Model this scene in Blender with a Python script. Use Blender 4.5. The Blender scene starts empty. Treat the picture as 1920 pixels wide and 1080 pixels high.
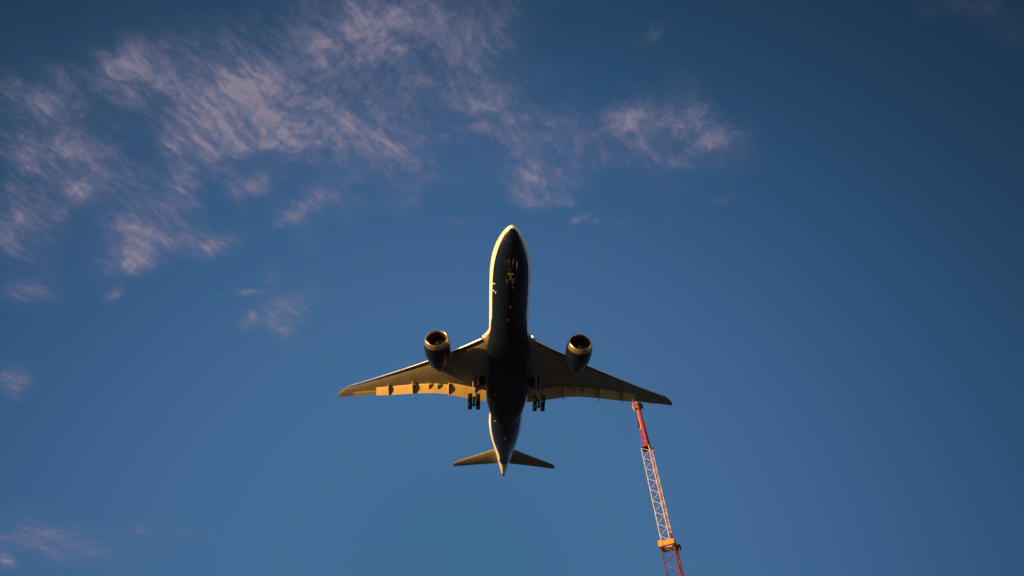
import bpy, bmesh, math, random
from mathutils import Vector, Matrix

random.seed(7)
S = bpy.context.scene
COL = S.collection
R = math.radians

# ------------------------------------------------------------------ camera
cam = bpy.data.cameras.new('camera')
cam.lens = 1100.0 / 1920.0 * 36.0
cam.sensor_width = 36.0
cam.clip_start = 0.1
cam.clip_end = 60000.0
cam_o = bpy.data.objects.new('camera', cam)
COL.objects.link(cam_o)
cm = Matrix(((0.9995402194293327, 0.03032078071490653, 0.0),
             (0.02288107298415829, -0.7542864059605285, -0.6561466865589145),
             (-0.019894879799965355, 0.655845003060927, -0.7546333717228239)))
cam_o.matrix_world = Matrix.Translation((0, 0, 1.7)) @ cm.to_4x4()
S.camera = cam_o
S.view_settings.view_transform = 'Standard'
S.view_settings.look = 'None'
S.view_settings.gamma = 1
S.view_settings.exposure = 1.0
S.render.engine = 'CYCLES'

# ------------------------------------------------------------------ sun direction (low, left of the camera)
SUN_EL = R(5.0)
SUN_AZ = R(30.0)          # swing from straight left towards the nose of the aircraft
sun_vec = Vector((-math.cos(SUN_AZ) * math.cos(SUN_EL), -math.sin(SUN_AZ) * math.cos(SUN_EL), math.sin(SUN_EL)))
sl = bpy.data.lights.new('sun', 'SUN')
sl.energy = 5.0
sl.angle = R(0.5)
sl.color = (1.0, 0.49, 0.10)
so = bpy.data.objects.new('sun', sl)
COL.objects.link(so)
so.rotation_euler = (-sun_vec).to_track_quat('-Z', 'Y').to_euler()
so.location = (-60, -30, 30)

# ------------------------------------------------------------------ world: sky texture + high cirrus layer
CLOUD_PATCHES = [
    (-0.1933, 0.2916, -2.998, 0.2204, 0.1167, 0.55), (-0.2652, 0.3061, 2.822, 0.1436, 0.0623, 0.5), (-0.2209, 0.3504, -2.773, 0.2231, 0.0974, 0.55), (-0.081, 0.391, 2.979, 0.1946, 0.0968, 0.4),
    (-0.065, 0.4248, 2.799, 0.117, 0.0585, 0.45), (-0.1556, 0.2686, -3.134, 0.1774, 0.0691, 0.35), (-0.3257, 0.2717, 3.085, 0.134, 0.069, 0.15), (0.0047, 0.2892, 2.696, 0.1483, 0.0862, 0.25),
    (-0.0406, 0.3296, 2.67, 0.1397, 0.0746, 0.28), (-0.6224, 0.3472, 2.586, 0.1122, 0.0642, 0.55), (-0.6605, 0.4013, 2.287, 0.1029, 0.0778, 0.45), (-0.5699, 0.3946, 2.513, 0.1176, 0.0941, 0.5),
    (-0.5061, 0.3966, -2.889, 0.1584, 0.1286, 0.7), (-0.5441, 0.4243, 3.027, 0.1024, 0.0954, 0.65), (-0.4391, 0.3893, -3.017, 0.179, 0.1398, 0.55), (-0.4159, 0.4687, -2.978, 0.2259, 0.1128, 0.55),
    (-0.4903, 0.4894, 2.951, 0.1444, 0.0489, 0.75), (-0.3533, 0.4503, 3.053, 0.2354, 0.1395, 0.5), (-0.2933, 0.4831, 3.063, 0.2054, 0.1274, 0.35), (-0.3518, 0.5243, -2.719, 0.1966, 0.1024, 0.3),
    (-0.7885, 0.4069, 2.461, 0.127, 0.0765, 0.55), (-0.8357, 0.4249, 2.825, 0.1077, 0.0623, 0.4), (-0.856, 0.3952, 2.48, 0.0856, 0.0493, 0.35), (-0.8978, 0.5005, 2.855, 0.0885, 0.0699, 0.75),
    (-0.8232, 0.5085, -3.077, 0.1448, 0.0811, 0.5), (-0.7764, 0.5551, -2.781, 0.1377, 0.0927, 0.65), (-0.8238, 0.5888, 2.884, 0.1412, 0.0559, 0.75), (-0.8731, 0.624, 2.521, 0.1137, 0.0395, 0.55),
    (-0.7164, 0.5806, -3.026, 0.0966, 0.0806, 0.5), (-0.653, 0.3552, -1.026, 0.0629, 0.0465, 0.45), (-0.6157, 0.5606, 2.456, 0.0669, 0.0401, 0.7), (-0.6298, 0.5837, -1.582, 0.1115, 0.0501, 0.4),
    (-0.488, 0.5768, 2.678, 0.1138, 0.0445, 0.65), (-0.5366, 0.599, -1.6, 0.0765, 0.04, 0.5), (-0.5372, 0.5404, -2.269, 0.1569, 0.0881, 0.35), (-0.3978, 0.6285, 2.599, 0.1498, 0.0526, 0.85),
    (-0.4324, 0.659, 2.582, 0.0994, 0.0383, 0.6), (-0.34, 0.6559, 2.909, 0.1152, 0.0877, 0.3), (-0.4281, 0.7055, -1.549, 0.1324, 0.0828, 0.25), (-0.7493, 0.6802, -3.074, 0.1741, 0.0765, 0.7),
    (-0.8059, 0.7329, 2.805, 0.1556, 0.0752, 0.7), (-0.8219, 0.7682, 2.806, 0.1741, 0.0609, 0.75), (-0.6844, 0.7096, -2.943, 0.1444, 0.0714, 0.5), (-0.6261, 0.7327, 2.741, 0.1254, 0.0419, 0.65),
    (-0.6904, 0.6432, 2.742, 0.1536, 0.0564, 0.45), (-0.9735, 0.6329, 2.975, 0.0989, 0.0836, 0.6), (-1.0242, 0.6833, 2.423, 0.159, 0.1067, 0.45), (-1.0608, 0.8268, 2.722, 0.1401, 0.0851, 0.6),
    (-0.9003, 0.8491, 2.494, 0.0634, 0.0277, 0.9), (-0.59, 0.8489, 3.015, 0.0646, 0.0239, 0.95), (-0.6698, 0.8553, 3.009, 0.0434, 0.0159, 0.35), (-0.5249, 0.8096, 2.489, 0.0546, 0.0426, 0.6),
    (-0.4996, 0.8897, 2.474, 0.1436, 0.079, 0.75), (-0.5536, 0.9295, 2.866, 0.1344, 0.0976, 0.6), (-0.6192, 0.9405, 2.301, 0.0788, 0.0388, 0.8), (-0.5561, 0.982, -1.983, 0.0823, 0.0606, 0.6),
    (-0.1904, 0.5133, 2.936, 0.1421, 0.0741, 0.6), (-0.2344, 0.5394, 3.116, 0.141, 0.0783, 0.35), (-0.2467, 0.4952, 3.054, 0.1379, 0.0923, 0.3), (-0.1595, 0.5882, -3.136, 0.163, 0.0829, 0.22),
    (-0.2086, 0.6415, 2.249, 0.0748, 0.0577, 0.25), (-0.1049, 0.68, 2.915, 0.0389, 0.0225, 0.4), (-0.2963, 0.7739, 3.087, 0.0603, 0.038, 0.18), (0.0084, 0.5036, -2.909, 0.1735, 0.0839, 0.55),
    (0.0479, 0.5603, -3.098, 0.1966, 0.0901, 0.55), (0.0687, 0.5901, -2.987, 0.1282, 0.0617, 0.45), (0.0321, 0.6251, -2.473, 0.0885, 0.0448, 0.55), (0.1014, 0.64, -2.884, 0.0764, 0.0301, 0.45),
    (0.1412, 0.6864, 2.728, 0.0496, 0.0278, 0.95), (0.1801, 0.6944, 2.981, 0.0343, 0.0189, 0.35), (0.2363, 0.7058, 2.991, 0.0343, 0.0192, 0.3), (0.0096, 0.4518, -2.725, 0.1182, 0.0696, 0.4),
    (-0.0495, 0.4806, 2.771, 0.1213, 0.0716, 0.45), (0.2417, 0.4745, 3.023, 0.1498, 0.0737, 0.5), (0.2228, 0.4791, 2.853, 0.0739, 0.0527, 0.5), (0.3259, 0.4569, -2.21, 0.1148, 0.062, 0.5),
    (0.368, 0.5263, 2.821, 0.0627, 0.0368, 0.85), (0.3026, 0.4921, -2.905, 0.1613, 0.053, 0.45), (0.2582, 0.5282, -2.497, 0.0585, 0.0347, 0.45), (0.1468, 0.5082, -3.081, 0.1565, 0.075, 0.35),
    (0.2005, 0.5541, -2.891, 0.1471, 0.0577, 0.3), (0.3241, 0.564, -2.876, 0.0942, 0.0382, 0.35), (0.3937, 0.5056, -2.562, 0.1154, 0.0843, 0.3), (0.4202, 0.6576, 3.021, 0.0549, 0.0277, 0.45),
    (0.3221, 0.6169, -3.064, 0.1491, 0.0635, 0.15), (0.4298, 0.5339, -2.908, 0.0729, 0.0468, 0.22), (0.2419, 0.3293, 2.451, 0.0508, 0.0295, 0.35), (0.1983, 0.7856, -3.027, 0.0815, 0.0509, 0.12),
    (0.329, 0.6959, 2.105, 0.0389, 0.0278, 0.15), (0.7497, 0.3024, -3.014, 0.1422, 0.0555, 0.24), (0.8519, 0.3472, -2.78, 0.0888, 0.0486, 0.2), (-1.2859, 1.155, 2.329, 0.1362, 0.0494, 0.6),
    (-1.2762, 1.1033, 2.438, 0.1607, 0.0917, 0.4), (-1.6214, 1.9604, 2.649, 0.2955, 0.2767, 0.35), (-1.6722, 1.9186, 2.758, 0.2827, 0.1754, 0.4), (-1.8843, 2.1163, 2.031, 0.185, 0.0808, 0.7),
    (-1.3004, 1.9268, 2.338, 0.0913, 0.0602, 0.4), (-1.6287, 2.082, 2.752, 0.4059, 0.2617, 0.35), (-1.1899, 1.949, 3.006, 0.3273, 0.1951, 0.1), (-0.4311, 2.2055, -3.086, 0.4177, 0.1552, 0.12),
    (-0.7727, 0.4675, 2.64, 0.1342, 0.1218, 0.3), (-0.9062, 0.5506, 2.699, 0.1425, 0.0864, 0.3), (-0.3858, 0.3633, 3.07, 0.2065, 0.1092, 0.3), (-0.5079, 0.4555, -2.84, 0.1974, 0.1364, 0.3),
    (-0.5553, 0.4046, -2.988, 0.6355, 0.3374, 0.22), (-0.0471, 0.44, -2.93, 0.5454, 0.2609, 0.16), (-0.7737, 0.615, 3.015, 0.4639, 0.3306, 0.16), (0.2263, 0.5108, -2.984, 0.4072, 0.1665, 0.16),
    (-1.0276, 0.7675, 2.536, 0.3996, 0.2422, 0.1), (-1.5327, 2.0058, 3.01, 0.869, 0.4707, 0.1), (0.4029, 0.5496, -2.979, 0.2, 0.1159, 0.12), (-0.2981, 0.3751, -2.883, 0.3025, 0.1509, 0.2),
    (-0.1092, 0.3106, -3.126, 0.3044, 0.1171, 0.14), (-0.2647, 0.5964, 3.138, 0.2728, 0.1257, 0.12), (-0.6095, 0.494, -1.436, 0.0989, 0.0771, 0.3), (-0.9351, 0.6601, 2.292, 0.1655, 0.123, 0.16),
    (-1.625, 1.7418, 2.318, 0.4215, 0.2216, 0.08),
]
w = bpy.data.worlds.new('World')
S.world = w
w.use_nodes = True
nt = w.node_tree
nt.nodes.clear()
N = nt.nodes.new
L = nt.links.new

def math_node(op, a, b=None, c=None, clamp=False):
    n = N('ShaderNodeMath'); n.operation = op; n.use_clamp = clamp
    for i, v in enumerate((a, b, c)):
        if v is None: continue
        if isinstance(v, (int, float)): n.inputs[i].default_value = v
        else: L(v, n.inputs[i])
    return n.outputs[0]

def map_range(v, a, b, c=0.0, d=1.0, kind='LINEAR'):
    n = N('ShaderNodeMapRange'); n.interpolation_type = kind; n.clamp = True
    L(v, n.inputs['Value'])
    n.inputs['From Min'].default_value = a; n.inputs['From Max'].default_value = b
    n.inputs['To Min'].default_value = c; n.inputs['To Max'].default_value = d
    return n.outputs['Result']

def mix_rgb(kind, f, a, b):
    n = N('ShaderNodeMix'); n.data_type = 'RGBA'; n.blend_type = kind
    if isinstance(f, (int, float)): n.inputs[0].default_value = f
    else: L(f, n.inputs[0])
    for i, v in ((6, a), (7, b)):
        if isinstance(v, tuple): n.inputs[i].default_value = (*v, 1)
        else: L(v, n.inputs[i])
    return n.outputs[2]

tc = N('ShaderNodeTexCoord')
D = tc.outputs['Generated']
sky = N('ShaderNodeTexSky')
sky.sky_type = 'NISHITA'
sky.sun_disc = False
sky.sun_elevation = SUN_EL
sky.sun_rotation = math.atan2(sun_vec.x, sun_vec.y)
sky.altitude = 0
sky.air_density = 1.0
sky.dust_density = 0.6
sky.ozone_density = 2.0
sep = N('ShaderNodeSeparateXYZ'); L(D, sep.inputs[0])
# angular distance from the paler part of the sky, low ahead of the camera
glow = N('ShaderNodeVectorMath'); glow.operation = 'DOT_PRODUCT'
L(D, glow.inputs[0]); glow.inputs[1].default_value = Vector((-0.0969171034844458, 0.9221046443986228, 0.374606593415912)).normalized()
ang = math_node('ARCCOSINE', glow.outputs['Value'])
cr = N('ShaderNodeValToRGB'); cr.color_ramp.interpolation = 'LINEAR'
L(math_node('DIVIDE', ang, 1.4), cr.inputs[0])
el = cr.color_ramp.elements
RAMP = ((0.0, (0.0518, 0.1459, 0.2921)), (0.0714, (0.0518, 0.1459, 0.2921)), (0.1429, (0.0552, 0.1494, 0.3017)), (0.2143, (0.0564, 0.1493, 0.3037)), (0.2857, (0.0537, 0.1431, 0.2939)), (0.3571, (0.048, 0.1318, 0.2773)), (0.4286, (0.0407, 0.1167, 0.2544)), (0.5, (0.0331, 0.0992, 0.2198)), (0.5714, (0.0261, 0.0813, 0.1768)), (0.6429, (0.0201, 0.064, 0.1368)), (0.7143, (0.0153, 0.0486, 0.1052)), (0.7857, (0.0116, 0.0356, 0.0801)), (0.8571, (0.0097, 0.0279, 0.0653)), (0.9286, (0.0097, 0.0279, 0.0653)), (1.0, (0.0097, 0.0279, 0.0653)))
while len(el) < len(RAMP): el.new(0.5)
for e, (p, c) in zip(el, RAMP): e.position = p; e.color = (*c, 1)
bgn = N('ShaderNodeBackground'); L(sky.outputs[0], bgn.inputs[0]); bgn.inputs[1].default_value = 0.15
bgr = N('ShaderNodeBackground'); L(cr.outputs[0], bgr.inputs[0]); bgr.inputs[1].default_value = 2 ** -S.view_settings.exposure
skymix = N('ShaderNodeMixShader'); L(map_range(ang, 1.15, 1.55, 1.0, 0.0, 'SMOOTHSTEP'), skymix.inputs[0]); L(bgn.outputs[0], skymix.inputs[1]); L(bgr.outputs[0], skymix.inputs[2])
zc = math_node('MAXIMUM', sep.outputs['Z'], 0.12)
px = math_node('DIVIDE', sep.outputs['X'], zc)
py = math_node('DIVIDE', sep.outputs['Y'], zc)
cmb = N('ShaderNodeCombineXYZ'); L(px, cmb.inputs[0]); L(py, cmb.inputs[1])
P = cmb.outputs[0]
# wind-bent coordinates
nz = N('ShaderNodeTexNoise'); nz.inputs['Scale'].default_value = 6.0; nz.inputs['Detail'].default_value = 9.0
nz.inputs['Roughness'].default_value = 0.6
L(P, nz.inputs['Vector'])
off = N('ShaderNodeVectorMath'); off.operation = 'SUBTRACT'; L(nz.outputs['Color'], off.inputs[0]); off.inputs[1].default_value = (0.5, 0.5, 0.5)
sc = N('ShaderNodeVectorMath'); sc.operation = 'SCALE'; L(off.outputs[0], sc.inputs[0]); sc.inputs['Scale'].default_value = 0.075
wp = N('ShaderNodeVectorMath'); wp.operation = 'ADD'; L(P, wp.inputs[0]); L(sc.outputs[0], wp.inputs[1])
WP = wp.outputs[0]
total = None
for (cx, cy, an, sx, sy, st) in CLOUD_PATCHES:
    mp = N('ShaderNodeMapping'); mp.vector_type = 'TEXTURE'
    L(WP, mp.inputs['Vector'])
    mp.inputs['Location'].default_value = (cx, cy, 0)
    mp.inputs['Rotation'].default_value = (0, 0, an)
    mp.inputs['Scale'].default_value = (sx, sy, 1)
    g = N('ShaderNodeTexGradient'); g.gradient_type = 'QUADRATIC_SPHERE'
    L(mp.outputs[0], g.inputs[0])
    v = math_node('MULTIPLY', g.outputs['Fac'], st)
    total = v if total is None else math_node('ADD', total, v)

def fibres(rot, sx, sy, scale, seed, detail=9.0, rough=0.62, dist=0.12):
    mp = N('ShaderNodeMapping'); mp.vector_type = 'TEXTURE'; L(WP, mp.inputs['Vector'])
    mp.inputs['Location'].default_value = (seed, seed * .7, 0)
    mp.inputs['Rotation'].default_value = (0, 0, R(rot)); mp.inputs['Scale'].default_value = (sx, sy, 1)
    n = N('ShaderNodeTexNoise'); n.inputs['Scale'].default_value = scale
    n.inputs['Detail'].default_value = detail; n.inputs['Roughness'].default_value = rough
    n.inputs['Distortion'].default_value = dist
    L(mp.outputs[0], n.inputs['Vector'])
    return n.outputs[0]
f1 = fibres(52, 1.8, 1.0, 20, 3.1)
f2 = fibres(48, 2.0, 1.0, 46, 8.7)
f3 = fibres(10, 1.0, 1.0, 9, 1.3, 6, 0.55)
fib = math_node('ADD', math_node('MULTIPLY', f1, 0.5), math_node('ADD', math_node('MULTIPLY', f2, 0.25), math_node('MULTIPLY', f3, 0.25)))
f4 = fibres(56, 2.6, 1.0, 80, 5.5, 8.0, 0.70, 0.15)
f5 = fibres(-38, 2.0, 1.0, 64, 12.2, 8.0, 0.70, 0.15)
low = map_range(fibres(0, 1.0, 1.0, 4.5, 21.7, 2, 0.5, 0.0), 0.42, 0.62)
mod = fibres(20, 1.4, 1.0, 11, 33.1, 4, 0.55, 0.2)
fine = math_node('ADD', math_node('MULTIPLY', f4, math_node('SUBTRACT', 1.0, low)), math_node('MULTIPLY', f5, low))
total = math_node('MULTIPLY', total, map_range(mod, 0.33, 0.66, 0.58, 1.50))
gate = map_range(total, 0.03, 0.50, 0.0, 1.0, 'SMOOTHSTEP')
veil = math_node('MULTIPLY', map_range(total, 0.03, 1.0, 0.0, 0.50), map_range(fib, 0.34, 0.64, 0.45, 1.3))
body = math_node('ADD', math_node('ADD', math_node('MULTIPLY', math_node('MINIMUM', total, 1.25), 0.36), math_node('MULTIPLY', math_node('SUBTRACT', fib, 0.5), 3.0)), math_node('MULTIPLY', math_node('SUBTRACT', fine, 0.5), 2.7))
knots = math_node('MULTIPLY', map_range(body, 0.02, 1.15, 0.0, 0.66), gate)
dens = math_node('MINIMUM', math_node('ADD', veil, knots), 0.92)
# colour: mauve where thin, peach where thick
cc = N('ShaderNodeValToRGB')
L(dens, cc.inputs[0])
ce = cc.color_ramp.elements
CR = ((0.0,(.155,.165,.28)),(0.5,(.18,.175,.28)),(1.0,(.265,.23,.29)))
while len(ce) < len(CR): ce.new(0.5)
for e, (p, c) in zip(ce, CR): e.position = p; e.color = (*c, 1)
cloudcol = cc.outputs[0]
horizon = map_range(sep.outputs['Z'], 0.1, 0.3)
alpha = math_node('MULTIPLY', dens, horizon)
bgc = N('ShaderNodeBackground'); L(cloudcol, bgc.inputs[0]); bgc.inputs[1].default_value = 2 ** -S.view_settings.exposure
mx = N('ShaderNodeMixShader'); L(alpha, mx.inputs[0]); L(skymix.outputs[0], mx.inputs[1]); L(bgc.outputs[0], mx.inputs[2])
wo = N('ShaderNodeOutputWorld'); L(mx.outputs[0], wo.inputs[0])

# ------------------------------------------------------------------ materials
def paint(name, col, rough=0.4, metal=0.0, coat=0.0, var=0.12, scale=1.2, emit=None, streak=None, panels=None):
    m = bpy.data.materials.new(name); m.use_nodes = True
    t = m.node_tree; b = t.nodes['Principled BSDF']
    b.inputs['Roughness'].default_value = rough
    b.inputs['Metallic'].default_value = metal
    b.inputs['Coat Weight'].default_value = coat
    b.inputs['Coat Roughness'].default_value = 0.12
    co = t.nodes.new('ShaderNodeTexCoord')
    mp = t.nodes.new('ShaderNodeMapping')
    if streak: mp.inputs['Scale'].default_value = streak
    t.links.new(co.outputs['Object'], mp.inputs[0])
    n = t.nodes.new('ShaderNodeTexNoise'); n.inputs['Scale'].default_value = scale; n.inputs['Detail'].default_value = 6
    n.inputs['Roughness'].default_value = 0.6
    t.links.new(mp.outputs[0], n.inputs['Vector'])
    r = t.nodes.new('ShaderNodeMapRange'); r.inputs['From Min'].default_value = .3; r.inputs['From Max'].default_value = .7
    r.inputs['To Min'].default_value = 1 - var; r.inputs['To Max'].default_value = 1 + var
    t.links.new(n.outputs[0], r.inputs[0])
    mu = t.nodes.new('ShaderNodeVectorMath'); mu.operation = 'SCALE'; mu.inputs[0].default_value = col
    t.links.new(r.outputs[0], mu.inputs['Scale'])
    if panels:
        pm = t.nodes.new('ShaderNodeMapping'); pm.inputs['Rotation'].default_value = (0, 0, panels[2]); t.links.new(co.outputs['Object'], pm.inputs[0])
        br = t.nodes.new('ShaderNodeTexBrick'); br.inputs['Scale'].default_value = 1; br.inputs['Brick Width'].default_value = panels[0]; br.inputs['Row Height'].default_value = panels[1]
        br.inputs['Mortar Size'].default_value = .022; br.inputs['Mortar Smooth'].default_value = .3
        for nm, cv in (('Color1', .93), ('Color2', 1.07), ('Mortar', .55)): br.inputs[nm].default_value = (cv, cv, cv, 1)
        t.links.new(pm.outputs[0], br.inputs['Vector'])
        pv = t.nodes.new('ShaderNodeVectorMath'); pv.operation = 'MULTIPLY'; t.links.new(mu.outputs[0], pv.inputs[0]); t.links.new(br.outputs['Color'], pv.inputs[1]); mu = pv
    t.links.new(mu.outputs[0], b.inputs['Base Color'])
    r2 = t.nodes.new('ShaderNodeMapRange'); r2.inputs['To Min'].default_value = rough * .8; r2.inputs['To Max'].default_value = min(1, rough * 1.25)
    t.links.new(n.outputs[0], r2.inputs[0]); t.links.new(r2.outputs[0], b.inputs['Roughness'])
    if emit:
        b.inputs['Emission Color'].default_value = (*emit[0], 1); b.inputs['Emission Strength'].default_value = emit[1]
    return m

M_WHITE = paint('white_paint', (.82, .82, .80), .35, coat=.3, var=.05)
M_BLUE = paint('navy_paint', (.003, .009, .032), .36, coat=.08, var=.3, panels=(1.6, 2.1, 0))
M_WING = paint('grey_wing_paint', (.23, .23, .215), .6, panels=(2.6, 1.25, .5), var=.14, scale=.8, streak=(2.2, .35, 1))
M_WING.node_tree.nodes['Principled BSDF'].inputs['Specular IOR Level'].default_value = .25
M_FLAP = paint('flap_sunlit_tint', (.44, .35, .19), .5, var=.10, scale=1.1, streak=(2.2, .4, 1))  # wing grey made paler and golden, low sunlight put into the colour
M_SLAT = paint('bare_leading_edge', (.62, .60, .57), .26, metal=.95, var=.08)
M_LIP = paint('polished_lip', (.62, .48, .34), .30, metal=.85, var=.10, scale=2)
M_DUCT = paint('intake_liner', (.035, .032, .03), .5, var=.2)
M_FAN = paint('fan_blades', (.05, .05, .055), .35, metal=.8, var=.2)
M_HOT = paint('hot_section_metal', (.16, .12, .09), .45, metal=.7, var=.3)
M_DARK = paint('dark_recess', (.015, .015, .016), .7, var=.2)
M_TYRE = paint('tyre_rubber', (.009, .009, .010), .8, var=.2, scale=6)
M_TYRE.node_tree.nodes['Principled BSDF'].inputs['Specular IOR Level'].default_value = .15
M_HUB = paint('wheel_hub', (.12, .12, .12), .4, metal=.4, var=.15, scale=5)
M_NDOOR = paint('nose_door_paint', (.04, .045, .06), .4)
M_NGEAR = paint('nose_gear_grey', (.05, .05, .05), .5, metal=.2, var=.2, scale=4)
M_GEAR = paint('gear_leg_grey', (.24, .24, .23), .38, metal=.3, var=.2, scale=4)
M_GREYB = paint('belly_grey', (.20, .20, .20), .5, var=.15)
M_SEAM = paint('seam_sealant', (.07, .07, .07), .6)
M_LAMP = paint('lamp_glow', (.9, .9, .85), .2, emit=((1, .95, .85), 3.0))
M_LAMPOFF = paint('lamp_glass', (.85, .85, .8), .1, metal=.5)
M_REDSHADE = paint('crane_red_shaded', (.11, .006, .016), .5, var=.2, scale=2.5)  # crane red darkened: shade on the lower mast is put into the colour
M_RED = paint('crane_red', (.29, .010, .010), .42, var=.22, scale=2.5)
M_ORANGE = paint('crane_orange', (.62, .22, .03), .42, var=.12, scale=2.5)
M_CWHITE = paint('crane_white', (.42, .42, .52), .45, var=.12, scale=2.5)
M_DRED = paint('crane_dark_red', (.16, .018, .010), .45, var=.3, scale=4)
M_VERM = paint('crane_vermilion', (.55, .09, .02), .42, var=.2, scale=4)
M_STEEL = paint('dark_steel', (.035, .035, .04), .5, metal=.5, var=.3, scale=3)
M_CONC = paint('concrete', (.30, .29, .27), .85, var=.2, scale=1.5)
M_RLENS = paint('red_lens', (.5, .02, .02), .15)
M_GLENS = paint('green_lens', (.02, .3, .08), .15)

# fuselage livery: navy below a line that climbs at the tail, white above
def livery():
    m = bpy.data.materials.new('fuselage_livery'); m.use_nodes = True
    t = m.node_tree; b = t.nodes['Principled BSDF']; n = t.nodes.new; l = t.links.new
    co = n('ShaderNodeTexCoord'); sp = n('ShaderNodeSeparateXYZ'); l(co.outputs['Object'], sp.inputs[0])
    dv = n('ShaderNodeMath'); dv.operation = 'DIVIDE'; l(sp.outputs['Y'], dv.inputs[0]); dv.inputs[1].default_value = 56.7
    fc = n('ShaderNodeFloatCurve'); l(dv.outputs[0], fc.inputs['Value'])
    c = fc.mapping.curves[0]
    pts = ((0, -1.25), (1.2, -1.38), (3.5,-1.50), (8, -1.56), (13, -1.55), (34, -1.55), (40, -1.50), (44, -1.20), (47, -.85), (49.5, -.35), (51,0.0),(53,-1),(56.7, -2.5))
    while len(c.points) < len(pts): c.points.new(.5, .5)
    for q, (y, z) in zip(c.points, pts): q.location = (y / 56.7, (z + 3) / 5); q.handle_type = 'AUTO'
    fc.mapping.update()
    zz = n('ShaderNodeMath'); zz.operation = 'MULTIPLY_ADD'; l(fc.outputs[0], zz.inputs[0]); zz.inputs[1].default_value = 5; zz.inputs[2].default_value = -3
    df = n('ShaderNodeMath'); df.operation = 'SUBTRACT'; l(sp.outputs['Z'], df.inputs[0]); l(zz.outputs[0], df.inputs[1])
    mr = n('ShaderNodeMapRange'); l(df.outputs[0], mr.inputs[0]); mr.inputs['From Min'].default_value = -.02; mr.inputs['From Max'].default_value = .02
    ns = n('ShaderNodeTexNoise'); ns.inputs['Scale'].default_value = .9; ns.inputs['Detail'].default_value = 6
    l(co.outputs['Object'], ns.inputs['Vector'])
    mixc = n('ShaderNodeMix'); mixc.data_type = 'RGBA'; l(mr.outputs[0], mixc.inputs[0])
    mixc.inputs[6].default_value = (.003, .010, .045, 1); mixc.inputs[7].default_value = (.82, .82, .80, 1)
    vr = n('ShaderNodeMapRange'); l(ns.outputs[0], vr.inputs[0]); vr.inputs['To Min'].default_value = .85; vr.inputs['To Max'].default_value = 1.12
    # cabin windows: a row of small dark rounded marks above the widest point
    wy = n('ShaderNodeMath'); wy.operation = 'PINGPONG'; l(sp.outputs['Y'], wy.inputs[0]); wy.inputs[1].default_value = .33
    w1 = n('ShaderNodeMath'); w1.operation = 'GREATER_THAN'; l(wy.outputs[0], w1.inputs[0]); w1.inputs[1].default_value = .20
    wz = n('ShaderNodeMath'); wz.operation = 'SUBTRACT'; l(sp.outputs['Z'], wz.inputs[0]); wz.inputs[1].default_value = .55
    wa = n('ShaderNodeMath'); wa.operation = 'ABSOLUTE'; l(wz.outputs[0], wa.inputs[0])
    w2 = n('ShaderNodeMath'); w2.operation = 'LESS_THAN'; l(wa.outputs[0], w2.inputs[0]); w2.inputs[1].default_value = .22
    w3 = n('ShaderNodeMath'); w3.operation = 'COMPARE'; l(sp.outputs['Y'], w3.inputs[0]); w3.inputs[1].default_value = 26.0; w3.inputs[2].default_value = 18.5
    wm = n('ShaderNodeMath'); wm.operation = 'MULTIPLY'; l(w1.outputs[0], wm.inputs[0]); l(w2.outputs[0], wm.inputs[1])
    wn = n('ShaderNodeMath'); wn.operation = 'MULTIPLY'; l(wm.outputs[0], wn.inputs[0]); l(w3.outputs[0], wn.inputs[1])
    mv = n('ShaderNodeVectorMath'); mv.operation = 'SCALE'; l(mixc.outputs[2], mv.inputs[0]); l(vr.outputs[0], mv.inputs['Scale'])
    mw = n('ShaderNodeMix'); mw.data_type = 'RGBA'; l(wn.outputs[0], mw.inputs[0]); l(mv.outputs[0], mw.inputs[6]); mw.inputs[7].default_value = (.02, .02, .025, 1)
    l(mw.outputs[2], b.inputs['Base Color'])
    b.inputs['Roughness'].default_value = .32; b.inputs['Coat Weight'].default_value = .2; b.inputs['Coat Roughness'].default_value = .12
    return m
M_FUS = livery()

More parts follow.
